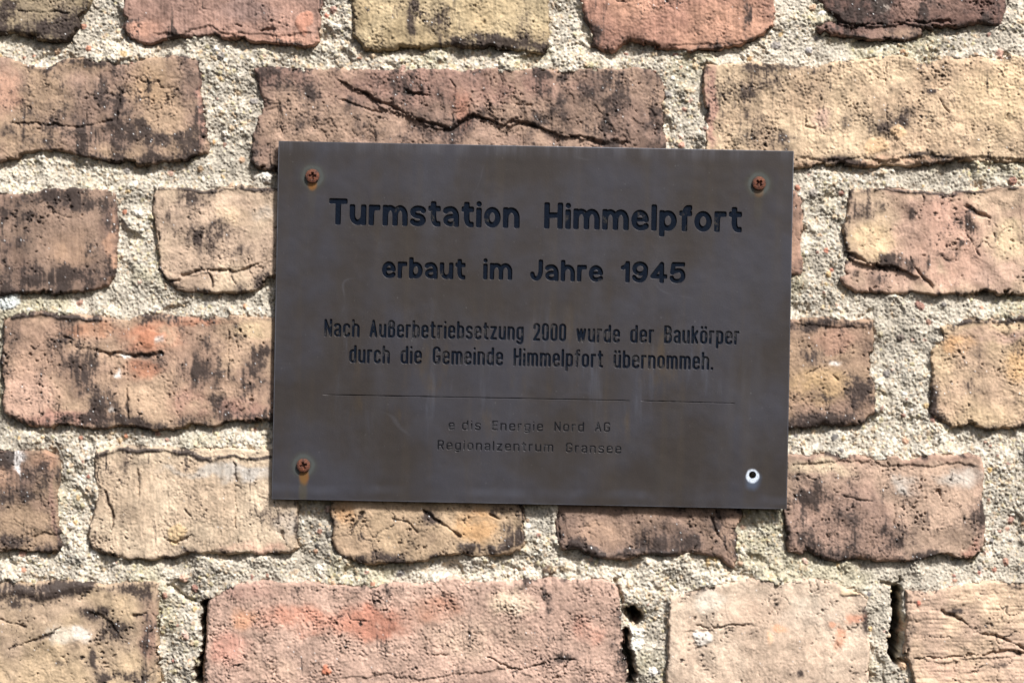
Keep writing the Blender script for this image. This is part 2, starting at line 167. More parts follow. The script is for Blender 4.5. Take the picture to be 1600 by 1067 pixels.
brick('yellow tan brick with a thick black glazed top ridge', ('F', [(-500,590),(0,600),(80,605),(160,600),(240,595),(320,592),(400,600),(460,610),(560,600),(640,600),(700,600),(740,600),(738,640),(735,700),(725,760),(730,850),(732,950),(730,1067),(728,1100),(-500,1100)]),
      'cba977', 'c2a07c', .06, 9, [('b','F',[(-60,652),(20,650),(120,640),(220,645),(320,625),(410,603)],30,4),('s','F',660,640,80,50,1.6),('s','F',440,750,50,36,1.3),('s','F',510,840,60,50,1.1),('s','F',690,780,40,80,.9),('s','F',680,900,36,140,.8),('s','F',260,990,54,18,1.5),('s','F',590,1040,130,30,1.3),('s','F',430,930,18,60,1.0),('s','F',100,690,160,26,1.0),('s','F',480,620,60,16,.9),('c','F',[(0,775),(60,790),(120,810)],3),('c','F',[(40,910),(130,880),(220,850),(300,790)],3),('c','F',[(620,760),(690,740),(730,760)],5),('t','F',370,835,44,30,'dcd8d0',.9),('t','F',280,840,60,34,'cfc4b0',.8),('t','F',690,830,60,140,'a77c68',.7),('l','F',[(400,740),(460,730),(520,780),(560,860)],3,22)], .2, 1.3, .4, 1.0)
brick('long pink red brick with a red patch', [('F', [(945,1100),(945,1067),(955,900),(958,760),(965,690),(1010,660),(1060,630),(1100,610),(1150,595),(1200,598),(1260,592),(1330,605),(1400,610),(1480,605)]), ('G', [(0,604),(100,620),(180,615),(260,605),(320,612),(380,610),(450,590),(520,590),(600,600),(680,605),(760,600),(850,598),(930,588),(1000,580),(1080,585),(1160,590),(1220,590),(1260,605),(1285,640),(1295,700),(1300,760),(1305,830),(1310,900),(1318,980),(1325,1067),(1325,1100)])],
      'cd9f8a', 'c49682', .06, 10, [('t','G',150,790,170,70,'bf6c54',.9),('t','F',1400,770,200,60,'cb7c64',.7),('t','F',1130,765,50,40,'d89068',.7),('t','F',1050,900,100,80,'c88474',.6),('t','F',1150,640,140,40,'b9897c',.6),('t','G',450,720,120,60,'c48268',.6),('t','G',790,690,90,60,'dfc4a4',.7),('t','G',820,720,20,50,'ecd6bc',.7),('t','G',640,860,220,110,'c8a690',.6),('s','G',967,700,18,140,.75),('s','G',850,650,160,40,.28),('s','G',150,650,220,26,.25),('s','G',1050,950,60,30,.6),('c','G',[(690,950),(770,985),(850,1000),(950,975)],3.5),('c','G',[(430,940),(500,935),(540,950)],3),('s','G',1280,960,26,120,.5),('k','F',1500,1005,24,26,3,'d2623c'),('l','G',[(0,1050),(240,1020),(310,1040),(400,1050),(600,1010),(800,1000),(900,1040)],2.5,18),('c','G',[(1000,950),(1080,960),(1040,1000)],4),('t','G',1150,820,60,60,'c87c68',.5),('t','F',1250,1000,120,60,'cfa890',.5)], .7, 1.1, .25, .6)
brick('pale peach brick with a chalky white scab', [('H', [(-50,1100),(-50,1067),(-45,900),(-40,780),(-35,680),(20,660),(80,640),(150,620),(240,605),(330,592),(420,590),(520,600),(620,592),(700,592),(740,610),(780,630),(850,640),(870,660),(870,720),(875,800),(880,900),(880,1000),(882,1067),(882,1100)])],
      'e2c4a6', 'd6b496', .0, 10, [('t','H',130,690,70,50,'efe2d0',.9),('t','H',600,700,60,44,'ead9c2',.8),('t','H',620,760,140,50,'c2ae9c',.6),('t','H',740,850,26,54,'d9906c',.9),('t','H',830,770,42,26,'d98e6e',.9),('t','H',480,820,24,20,'d9966e',.8),('t','H',690,785,20,16,'d9906c',.8),('t','H',430,870,14,30,'dfa06e',.7),('k','H',120,855,56,28,3.5,'f0ece4'),('c','H',[(80,800),(150,815),(250,800),(350,790)],2.5),('l','H',[(20,830),(150,820),(250,805),(370,790)],2,24),('s','H',460,690,16,20,1.0),('k','H',810,640,60,16,3,'d8bc98'),('s','H',580,1030,16,14,1.0),('t','H',330,740,120,60,'cbaa92',.5)], .3, .8, .3, .3)
brick('tan brick with long slanting cracks', ('H', [(1060,645),(1110,635),(1180,640),(1260,625),(1330,610),(1420,605),(1500,605),(1560,615),(1700,610),(2200,610),(2200,1100),(1090,1100),(1090,1067),(1075,1000),(1060,950),(1058,850),(1060,750)]),
      'dab48a', 'cfa688', .0, 11, [('c','H',[(1220,740),(1330,790),(1450,840),(1560,890),(1640,920)],5),('c','H',[(1090,945),(1230,955),(1350,940),(1450,935),(1600,920),(1660,925)],6.5),('l','H',[(1090,955),(1230,965),(1350,950),(1450,945),(1600,930)],2.5,22),('s','H',1270,745,30,14,1.2),('k','H',1128,680,12,12,2,'c8503c'),('s','H',1490,985,30,14,1.0),('t','H',1250,1010,140,50,'c69a86',.6),('s','H',1075,800,12,180,.5),('c','H',[(1090,860),(1160,850),(1260,860)],2)], .0, 1.0, .35, .7, None, .4)
for x0, x1, y0, y1, b, a, s in ((-330,-20,-285,-136,TAN,BRN,.1),(30,640,-285,-136,BRN,RED,.2),(710,1020,-285,-138,YEL,TAN,.1),(1080,1390,-285,-136,RED,PNK,.0),(1450,2000,-285,-136,TAN,PNK,.1),
                             (-300,60,1118,1290,TAN,BRN,.1),(125,435,1120,1290,PNK,RED,.0),(500,1130,1118,1290,BRN,TAN,.2),(1200,1510,1120,1290,TAN,PNK,.05),(1570,2000,1118,1290,PNK,TAN,.1)):
    brick('', ('P', [(x0,y0),(x1,y0),(x1,(y0+y1)/2),(x1,y1),((x0+x1)/2,y1+4),(x0,y1),(x0,(y0+y1)/2)]), b, a, s)

TH = R(1.12)                                           # the sign hangs about a degree clockwise
PCX, PCY, PW, PH = 832.3, 508.0, 803.5, 558.0
PX, PY = (GX-PCX)*math.cos(TH)+(GY-PCY)*math.sin(TH), -(GX-PCX)*math.sin(TH)+(GY-PCY)*math.cos(TH)
near_plate = np.minimum(PW/2+14-np.abs(PX), PH/2+14-np.abs(PY))   # >0 behind or just round the sign
CLAMP = (8.5+.12*np.maximum(14-near_plate, 0)+.5*n_mid).astype(np.float32)

SOOT = np.array([0.026, 0.021, 0.020]); SALT = np.array([.72, .72, .72])
sdf_all = np.full((NY, NX), -999, np.float32)
mort_off = np.zeros((NY, NX), np.float32)
bricks_out = []
for bi, b in enumerate(BR):
    p = b['pts']
    M = 46
    i0, i1 = max(0, int((p[:,0].min()-M-X0)/Q)), min(NX, int((p[:,0].max()+M-X0)/Q)+1)
    j0, j1 = max(0, int((p[:,1].min()-M-Y0)/Q)), min(NY, int((p[:,1].max()+M-Y0)/Q)+1)
    if i1-i0 < 4 or j1-j0 < 4: continue
    sl = (slice(j0, j1), slice(i0, i1))
    g = lambda n: n[sl]
    br = np.random.default_rng(900+bi); oy_, ox_ = br.integers(0, NY), br.integers(0, NX)
    rows, cols = (np.arange(j0, j1)+oy_) % NY, (np.arange(i0, i1)+ox_) % NX
    own = lambda n: n[rows][:, cols]                      # each brick has its own stretch of every texture
    o_str, o_pit, o_flk, o_crk, o_drag, o_soot = own(n_str), own(n_pit), own(n_flk), own(n_crk), own(n_drag), own(n_soot)
    o_grn = own(n_gran)
    sstr = b['stri']*br.uniform(.35, 1.0); ruf = br.uniform(.35, 1.05)
    X, Y = GX[sl], GY[sl]
    wx = X+1.3*g(n_wx)+0.6*g(n_fine); wy = Y+1.3*g(n_wy)+0.6*g(n_fine)
    d = seg_dist(wx, wy, p, True); d = np.where(inside(wx, wy, p), d, -d)
    d = d-5.0*sstep(1.25, 1.6, o_grn*.25+g(n_edge)*.9)*sstep(9, 1, d)        # broken chips
    sdf_all[sl] = np.maximum(sdf_all[sl], d)
    # how the mortar meets this brick: it slopes in under the lower edge and climbs over the upper one
    cy = (p[:,1].min()+p[:,1].max())/2
    below = sstep(0.25, 0.5, (Y-cy)/(p[:,1].max()-p[:,1].min()))
    above = sstep(0.25, 0.5, (cy-Y)/(p[:,1].max()-p[:,1].min()))
    o = np.maximum(-d, 0)
    mort_off[sl] += np.where(d < 14, -9.5*np.exp(-o/10)*below*(1+.4*g(n_edge)) + 4.0*np.exp(-o/12)*above*(1+.7*g(n_edge)) - 5.0*np.exp(-(o/2.6)**2)*sstep(-.3, 1.0, g(n_edge)), 0)*np.exp(-o/40)
    # colour
    t = sstep(-1.2, 1.2, g(n_tint))[..., None]
    c = b['base']*(1-t)+b['alt']*t
    c = c*(1+.10*g(n_mid)+.09*o_str*sstr+.07*g(n_fine)+.07*g(n_pep))[..., None]
    h = np.full(X.shape, b['h'], np.float32)
    h += .8*own(n_mid)*br.uniform(.6, 1.3)+.9*g(n_big)+.40*ruf*own(n_fine)+.44*ruf*own(n_grit)*(1+.5*o_soot).clip(.2, 2)
    h += .55*sstr*o_str+1.1*b['drag']*o_drag
    soot = b['soot']*1.15*sstep(-1.2, 1.6, g(n_tint)*.6+g(n_soot)*.8)
    gloss = np.zeros(X.shape, np.float32)
    if b['flake'] > 0:
        for thr, dep in ((.2, 2.6), (.8, 2.8), (1.5, 2.8)):
            fl = sstep(thr-.04, thr+.04, o_flk+.14*own(n_fine)+.16*own(n_mid)); h -= dep*b['flake']*fl
        c = c*(1+.10*sstep(.1, .3, o_flk)*b['flake'])[..., None]
    if b['crack'] > 0:
        m = sstep(1.6-.5*b['crack'], 2.0-.5*b['crack'], own(n_cmask)+.3*g(n_mid))
        ck = np.exp(-((o_crk+.05*g(n_fine))/.045)**2)*m
        h -= 3.5*ck; soot += .9*ck
    for f in b['f']:
        kd = f[0]
        if kd in 'stk':
            q = P(f[1], [(f[2], f[3])])[0]; rx, ry = f[4]*K, f[5]*K
            rr = np.sqrt(((X+3.5*g(n_wx)-q[0])/rx)**2+((Y+3.5*g(n_wy)-q[1])/ry)**2)
        if kd == 's': soot += f[6]*np.exp(-rr**2*1.1)
        elif kd == 't':
            w = np.clip(f[7]*1.25*np.exp(-rr**4*.8)*(1+.28*g(n_soot)), 0, 1)[..., None]; c = c*(1-w)+worn(f[6], .2, .95)*(1+.08*g(n_mid))[..., None]*w
        elif kd == 'k':
            w = sstep(1.12, .8, rr); h += f[6]*np.sqrt(np.clip(1-rr**2, 0, 1)); c = c*(1-w[..., None])+worn(f[7], .15, .92)*(1+.08*g(n_mid))[..., None]*w[..., None]; soot *= 1-.8*w
        elif kd == 'c':
            q = P(f[1], f[2]); dd = seg_dist(X+1.3*g(n_wx)+.7*g(n_fine), Y+1.3*g(n_wy)+.9*g(n_fine), q)
            wd = f[3]*.30*(1+.7*own(n_mid)).clip(.12, 2.2)
            pr = np.exp(-(dd/wd)**2); h -= min(2+f[3]*.9, 7)*pr; soot += .6*pr
        elif kd == 'l':
            q = P(f[1], f[2]); q = q[np.argsort(q[:, 0])]
            yy = np.interp(X+2*g(n_wx), q[:, 0], q[:, 1])+1.6*g(n_wy)+.7*g(n_fine)
            ins = sstep(q[0, 0]-4, q[0, 0]+10, X)*sstep(q[-1, 0]+4, q[-1, 0]-10, X)
            dy = Y-yy
            h -= f[3]*ins*sstep(-.6, 1.6, dy)*np.exp(-np.maximum(dy, 0)/(f[4]*1.0))
        elif kd == 'b':
            q = P(f[1], f[2]); wd = f[3]*K*(1+.25*g(n_edge))
            dd = seg_dist(X+2*g(n_wx), Y+2*g(n_wy), q)/np.maximum(wd, .6)
            w = np.exp(-dd**4); h += f[4]*np.exp(-dd**2*1.4); soot += 1.7*w; gloss = np.maximum(gloss, w)
    # worn edge, then the flank down into the joint
    rad = np.clip(4.5+3.5*g(n_tint)+1.2*g(n_mid), 1.5, 14)
    h -= .42*rad*(1-np.clip(d/rad, 0, 1))**2.2
    soot += .42*np.exp(-(np.maximum(d, 0)/5.0)**2)*sstep(-.2, 1.4, g(n_soot)+.5*g(n_edge))
    if b['stri'] > .1:
        hz = sstep(1.7, 2.3, o_str); h -= 1.2*hz*sstr; soot += .3*hz*sstr
    pit = sstep(2.3-.2*b['pit'], 2.9-.2*b['pit'], o_pit*.75+.55*o_soot+.5*own(n_fine)+.25*o_crk); h -= 3.2*pit*min(b['pit'], 1.4); soot += .7*pit
    low = (p[:, 1].max()-Y)                                # black crust along the lower arris
    soot += br.uniform(.0, .75)*np.exp(-np.maximum(np.minimum(d, low), 0)/7)*sstep(.35, .7, (Y-p[:,1].min())/(p[:,1].max()-p[:,1].min()))*sstep(-.6, 1.2, own(n_edge)+.4*o_soot)
    soot *= np.clip(1+.30*o_str+.25*own(n_mid), .2, 2.2)
    # soot lies in streaks and pepper, not in flat fields
    sv = soot*(1+.40*g(n_soot)+.30*g(n_pep)+.22*o_str*sstr) - .10 + .05*g(n_pep)
    wash = np.clip(soot*(1+.35*g(n_soot)), 0, 1.2)*.58+.12*sstep(-.5, 2, o_soot)
    sv += .62*sstep(1.0, 2.2, g(n_pep)+.3*o_soot)*(.5+b['soot']+.5*sstep(-.5, 1.5, g(n_soot)))
    c = c*(1-wash[..., None])+np.array([.078, .058, .055])*wash[..., None]
    a = np.clip(sstep(.12, 1.2, sv), 0, .90)
    warm = 0.35*np.array([.07, .045, .035])+0.65*SOOT
    c = c*(1-a[..., None])+warm*a[..., None]
    salt = sstep(3.15, 3.6, g(n_salt)+.4*np.clip(g(n_soot), -1, 1)+.7*np.clip(a, 0, .7))
    c = c*(1-salt[..., None])+SALT*salt[..., None]; h += .5*salt
    h = np.minimum(h, CLAMP[sl])
    flank = np.maximum(-d, 0)
    h = np.where(d < 0, h-flank*4.5-.3*flank**2, h)
    c = np.clip(c, .008, .9)
    bricks_out.append((b, sl, d, h, c, np.clip(.86-.22*gloss-.1*salt, .3, .95)))

# ---- mortar: sand and pebbles set in pale lime
hollow = sstep(1.0, 1.9, np.roll(n_lump, 517, 1)+.35*n_mid)
hm = (1.3*n_big+2.4*n_lump+1.2*n_mid+.5*n_fine-6.0*hollow-1.5).astype(np.float32)+mort_off
cm = np.ones((NY, NX, 3), np.float32)*lin('b6ad9e')
cm *= (1+.07*n_big+.08*n_mid+.05*n_fine)[..., None]
al = sstep(.5, 1.9, n_cmask+.35*n_lump)[..., None]*.32; cm = cm*(1-al)+lin('8f8a5c')*al
sm = sstep(.4, 2.2, n_soot*.8+.5*np.roll(n_big, 203, 0))[..., None]*.30; cm = cm*(1-sm)+lin('6a6258')*sm
gr = sstep(.9, 2.1, n_edge+.3*n_big)[..., None]*.4; cm = cm*(1-gr)+lin('a8a49a')*gr
rng = np.random.default_rng(77)
mk = sdf_all < 3
HOLES = [('F',[(955,690),(945,740),(938,820),(936,900),(926,1060)],18,150),('F',[(770,615),(850,670),(900,690)],12,9),('F',[(745,740),(745,800)],10,9),('G',[(1345,740),(1372,765)],30,150),('G',[(1330,850),(1335,940),(1352,1010),(1345,1060)],22,90),('H',[(1012,640),(1010,760),(1012,880),(1020,960)],24,160),('H',[(950,600),(1000,615),(1045,590)],12,9),('A',[(1170,350),(1192,352)],8,8),('G',[(1280,600),(1310,680)],10,12),('C',[(640,790),(625,850)],20,5),('D',[(1200,290),(1275,270)],24,10)]
for t, pts, w, dep in HOLES:
    q = P(t, pts); dd = seg_dist(GX+2.2*n_wx+.9*n_fine, GY+2.2*n_wy+.9*n_fine, q)/(w*K*.9*(1+.15*n_mid).clip(.3, 2))
    hm -= dep*np.exp(-dd**4*.8)
LUMPS = [('G',1400,680,95,55,7,None),('G',975,548,28,30,8,'5e4e42'),('G',1040,535,26,14,4,'8a7a66'),('G',1370,870,50,60,4,'d8d4c8'),('C',900,0,1,1,0,None),('D',40,350,60,40,4,'c8ccc8'),('F',860,900,70,160,3,None)]
for t, x, y, rx, ry, dep, cc in LUMPS:
    q = P(t, [(x, y)])[0]; rr = np.sqrt(((GX+1.5*n_wx-q[0])/(rx*K))**2+((GY+1.5*n_wy-q[1])/(ry*K))**2)
    hm += dep*np.sqrt(np.clip(1-rr**2, 0, 1))
    if cc: w = sstep(1.1, .85, rr)[..., None]; cm = cm*(1-w)+lin(cc)*w
def grain(x, y, r, up, c, asp, ang, mixw):
    m = int(r*1.3*max(asp, 1)/Q)+2
    ci, cj = int((x-X0)/Q), int((y-Y0)/Q)
    if ci < m or cj < m or ci >= NX-m-1 or cj >= NY-m-1: return
    sl = (slice(cj-m, cj+m+1), slice(ci-m, ci+m+1))
    dx, dy = GX[sl]-x, GY[sl]-y
    u, v = dx*math.cos(ang)+dy*math.sin(ang), -dx*math.sin(ang)+dy*math.cos(ang)
    rr = (u/(r*asp))**2+(v/r)**2
    rr = rr*(1+.12*n_fine[sl])
    top = hm_base[cj, ci]+up*r
    dome = top-r*(1-np.sqrt(np.clip(1-rr, 0, 1)))
    w = (rr < 1) & (dome > hm[sl])
    hm[sl] = np.where(w, dome, hm[sl])
    if mixw > 0: cm[sl] = np.where(w[..., None], cm[sl]*(1-mixw)+c*mixw, cm[sl])
hm_base = hm.copy()
calm = sstep(-.2, 1.4, np.roll(n_big, 311, 1)+.5*np.roll(n_lump, 97, 0))       # smoother trowelled patches
cand = np.argwhere(mk)
GC = [lin(h) for h in ('d8d2c4','c4b8a0','b8ada0','e2dccd','8a7c68','6f6a64','d0b088','c2a484','cfc8bc','b5a878')]
PC = [lin(h) for h in ('9c7464','94685c','b8987c','8a8480','6e6a6a','e6e2da','d6b4a4','b89c70','a07c70','dcd4c4')]
N1 = int(len(cand)*Q*Q/15)
pk = cand[rng.integers(0, len(cand), N1)]
rad = 1.0+rng.gamma(1.7, .55, N1)
for (j, i), r, cc, ag, asp, u in zip(pk, rad, rng.integers(0, len(GC), N1), rng.uniform(0, 6.28, N1), rng.uniform(.85, 1.4, N1), rng.uniform(.15, .75, N1)):
    grain(X0+i*Q+rng.uniform(-.7, .7), Y0+j*Q, min(r, 5.5), u*(1-.75*calm[j, i])-.25*calm[j, i], GC[cc]*rng.uniform(.8, 1.12), asp, ag, .5)
N2 = int(len(cand)*Q*Q/2300)
pk = cand[rng.integers(0, len(cand), N2)]
for j, i in pk:
    r = min(2.2+rng.gamma(1.6, 1.0), 7)
    k_ = rng.integers(0, len(PC)); grain(X0+i*Q, Y0+j*Q, r, rng.uniform(.3, .8), PC[k_]*rng.uniform(.85, 1.1), rng.uniform(1, 1.6), rng.uniform(0, 6.28), .85)
for t, x, y, r, cc in (('A',1230,820,32,'e0ddd4'),('A',1180,820,16,'b8b4ac'),('A',785,800,18,'cf9f8c'),('A',925,780,18,'9c7a50'),('A',385,122,18,'b06a50'),('A',408,222,17,'c86c48'),('A',105,265,10,'b06a50'),('A',150,258,11,'b06a50'),('A',985,655,12,'d8a050'),('A',1040,615,18,'e6e0d2'),('A',1510,70,14,'c8624a'),('C',1275,245,1,'c86'+'c48'),('C',330,270,14,'b98a40'),('C',605,232,20,'a8a8ac'),('C',555,870,16,'b05a40'),('C',625,895,26,'9a9590'),('C',1040,240,14,'c08a58'),('C',1490,245,22,'c08878'),('C',650,125,16,'8a6a5a'),('B',883,258,16,'b09a70'),('B',1560,258,18,'b46a58'),('B',92,265,12,'c07a5c'),('B',1520,640,22,'d8b090'),('B',1590,670,18,'cf8a78'),
                       ('E',685,125,15,'c05a3c'),('E',713,215,14,'bc5640'),('E',1035,525,20,'6e625e'),('E',940,510,18,'a8a284'),('E',1055,1005,20,'cf9878'),('E',1235,370,16,'8e8c8c'),('E',1410,385,12,'cf7a5a'),('E',1265,980,16,'b8b0a0'),('E',740,375,12,'d8a898'),('D',370,990,14,'b0644c'),('D',1135,380,14,'cf8a58'),('D',580,980,14,'d0703c'),('A',578,980,14,'cf6c40'),('A',640,990,22,'e8e4d8'),
                       ('F',408,112,14,'b0503c'),('F',845,582,24,'cf9f88'),('F',105,545,16,'c87c5c'),('F',325,340,20,'ece8de'),('F',315,212,20,'e4ddc8'),('F',1465,435,14,'3c3c40'),('F',1520,380,20,'5c5a58'),('F',1460,458,14,'c08a68'),('F',345,325,14,'cfa050'),('F',800,968,10,'b8605c'),('F',875,965,12,'d8a07c'),('G',155,608,14,'c07050'),('G',855,540,12,'c87c40'),('G',1455,1020,28,'ecebe6'),('H',1445,80,16,'cfa030'),('H',1470,545,14,'b0604c'),('H',1530,355,14,'bf8878'),('H',1490,365,12,'c8887c'),('H',305,350,18,'c09880'),('H',288,512,16,'c49a7c'),('H',893,820,14,'d8b060'),('H',885,655,12,'6a6870'),('H',1280,570,10,'c8706c'),('H',1400,560,12,'c8706c')):
    q = P(t, [(x, y)])[0]; grain(q[0], q[1], r*K*.85, .6, worn(cc, .2, .95), rng.uniform(1, 1.25), rng.uniform(0, 6.28), .92)
cm *= (1+.11*n_gran+.15*n_grit)[..., None]
hm += .75*n_grit+.15*n_gran
smear = sstep(.5, 1.3, np.roll(n_edge, 431, 1)*.8+.5*np.roll(n_lump, 201, 0)+.25*n_mid)   # mortar dragged over the brick edges
reach = 3+7*smear
hm = hm+smear*6.5*np.exp(-(np.maximum(-sdf_all, 0)/9)**2)*(sdf_all > -40)*(1-.12*np.clip(sdf_all, 0, 10))
inb = np.maximum(sdf_all-reach, 0)
hm = np.where(sdf_all > reach, np.minimum(hm, 3+6*smear)-inb*2.2, hm)
hm = np.minimum(hm, CLAMP)
cm = np.clip(cm, .02, .9)

# ------------------------------------------------------------------ materials
def nt(name):
    m = bpy.data.materials.new(name); m.use_nodes = True
    t = m.node_tree; return m, t, t.nodes['Principled BSDF']
class N:
    """tiny wrapper for node maths"""
    def __init__(s, t): s.t = t
    def new(s, typ, **kw):
        n = s.t.nodes.new(typ)
        for k, v in kw.items(): setattr(n, k, v)
        return n
    def put(s, sock, v):
        if hasattr(v, 'is_output'): s.t.links.new(v, sock)
        else: sock.default_value = v
    def m(s, op, a, b=0.0, c=0.0, clamp=False):
        n = s.new('ShaderNodeMath', operation=op, use_clamp=clamp)
        for i, v in enumerate((a, b, c)): s.put(n.inputs[i], v)
        return n.outputs[0]
    def mix(s, f, a, b, blend='MIX'):
        n = s.new('ShaderNodeMix', data_type='RGBA', blend_type=blend)
        s.put(n.inputs[0], f); s.put(n.inputs[6], a); s.put(n.inputs[7], b)
        return n.outputs[2]
    def noise(s, vec, scale, detail=3, rough=.55, dist=0.0):
        n = s.new('ShaderNodeTexNoise'); s.put(n.inputs['Vector'], vec)
        n.inputs['Scale'].default_value = scale; n.inputs['Detail'].default_value = detail; n.inputs['Roughness'].default_value = rough; n.inputs['Distortion'].default_value = dist
        return n.outputs[0]
    def ramp(s, v, a, b, lo=0.0, hi=1.0):
        n = s.new('ShaderNodeMapRange', interpolation_type='SMOOTHSTEP'); s.put(n.inputs[0], v)
        for i, x in zip((1, 2, 3, 4), (a, b, lo, hi)): n.inputs[i].default_value = x
        return n.outputs[0]
    def obj(s): return s.new('ShaderNodeTexCoord').outputs['Object']
    def scale(s, vec, sx, sy, sz):
        n = s.new('ShaderNodeVectorMath', operation='MULTIPLY'); s.put(n.inputs[0], vec); n.inputs[1].default_value = (sx, sy, sz); return n.outputs[0]
    def bump(s, h, dist, strength=1.0):
        n = s.new('ShaderNodeBump'); s.put(n.inputs['Height'], h); n.inputs['Distance'].default_value = dist; n.inputs['Strength'].default_value = strength; return n.outputs[0]
def relief_mat(name, fine, amp, bumpd):
    m, t, p = nt(name); k = N(t)
    a = k.new('ShaderNodeAttribute', attribute_name='albedo'); v = k.obj()
    f = k.noise(v, fine, 4, .65); g = k.noise(v, fine*.3, 3)
    fac = k.m('MULTIPLY_ADD', f, amp*2, 1-amp)
    fac = k.m('MULTIPLY', fac, k.m('MULTIPLY_ADD', g, amp, 1-amp*.5))
    c = k.mix(1.0, a.outputs[0], k.new('ShaderNodeCombineColor').outputs[0], 'MULTIPLY')
    cc = [n for n in t.nodes if n.bl_idname == 'ShaderNodeCombineColor'][0]
    for i in range(3): t.links.new(fac, cc.inputs[i])
    t.links.new(c, p.inputs['Base Color']); t.links.new(a.outputs['Alpha'], p.inputs['Roughness'])
    p.inputs['Specular IOR Level'].default_value = .3
    t.links.new(k.bump(f, bumpd), p.inputs['Normal'])
    return m
MB = relief_mat('fired_clay', 1500, .30, .0002)
MM = relief_mat('lime_mortar', 1300, .28, .0004)

def relief(name, sl, valid, h, rgb, rough, mat, parent, back=None):
    X, Y = GX[sl], GY[sl]
    idx = -np.ones(valid.shape, np.int32)
    q = valid[:-1, :-1] & valid[1:, :-1] & valid[:-1, 1:] & valid[1:, 1:]
    use = np.zeros(valid.shape, bool)
    use[:-1, :-1] |= q; use[1:, :-1] |= q; use[:-1, 1:] |= q; use[1:, 1:] |= q
    n = int(use.sum())
    if n < 4: return None
    idx[use] = np.arange(n)
    v = np.stack([(X[use]-CX)*S, -h[use]*S, CZ+(CY-Y[use])*S], 1)
    a, b, c, d = idx[:-1, :-1][q], idx[1:, :-1][q], idx[1:, 1:][q], idx[:-1, 1:][q]
    loops = np.stack([a, b, c, d], 1).ravel()
    starts = np.arange(len(a))*4
    at = np.concatenate([rgb[use], np.broadcast_to(rough, valid.shape)[use][:, None]], 1)
    if back is not None:                                  # the body of the wall behind the joints
        (bx0, bx1, by0, by1, f0, f1) = back
        bv = np.array([((x-CX)*S, -f*S, CZ+(CY-y)*S) for f in (f0, f1) for x, y in ((bx0, by0), (bx1, by0), (bx1, by1), (bx0, by1))])
        fc = np.array([(0, 3, 2, 1), (4, 5, 6, 7), (0, 1, 5, 4), (1, 2, 6, 5), (2, 3, 7, 6), (3, 0, 4, 7)])+n
        v = np.concatenate([v, bv]); loops = np.concatenate([loops, fc.ravel()]); starts = np.arange(len(a)+6)*4
        at = np.concatenate([at, np.tile([.3, .28, .24, .9], (8, 1))])
    return mesh_obj(name, v, loops, starts, mat, parent, {'albedo': at})

wall = bpy.data.objects.new('brick_wall', None); wall.location = (0, 0, 0); link(wall)
wall.empty_display_size = .1
tag(wall, 'weathered wall of yellow, tan and red bricks in pale gritty mortar behind the sign', 'brick wall', kind='thing')
full = (slice(0, NY), slice(0, NX))
relief('mortar', full, sdf_all < 15, hm, cm, .92, MM, wall, back=(X0+1, X1-2, Y0+1, Y1-2, -600, -220))
for b, sl, d, h, c, rg in bricks_out:
    o = relief('brick', sl, d > -9, h, c, rg, MB, wall)
    if o and b['label']: o['label'] = b['label']

# ------------------------------------------------------------------ the sign: letters cut through a bronze face with a painted floor below
def rnd(pts, rx, ry, closed):
    """round the corners of an axis-aligned path with elliptical arcs"""
    n = len(pts); out = []
    for i in range(n):
        p = np.array(pts[i], float)
        if not closed and i in (0, n-1): out.append(p); continue
        a = np.array(pts[i-1], float)-p; b = np.array(pts[(i+1) % n], float)-p
        la, lb = np.hypot(*a), np.hypot(*b); a /= max(la, 1e-6); b /= max(lb, 1e-6)
        ra = rx*abs(a[0])+ry*abs(a[1]); rb = rx*abs(b[0])+ry*abs(b[1])
        fa = la if (not closed and i == 1) else la/2; fb = lb if (not closed and i == n-2) else lb/2
        ra, rb = min(ra, fa), min(rb, fb)
        for t in np.linspace(0, math.pi/2, 8): out.append(p+a*ra*(1-math.sin(t))+b*rb*(1-math.cos(t)))
    return np.array(out)
X_ = .73
O_ = ('C', [(0,0),(1,0),(1,X_),(0,X_)])
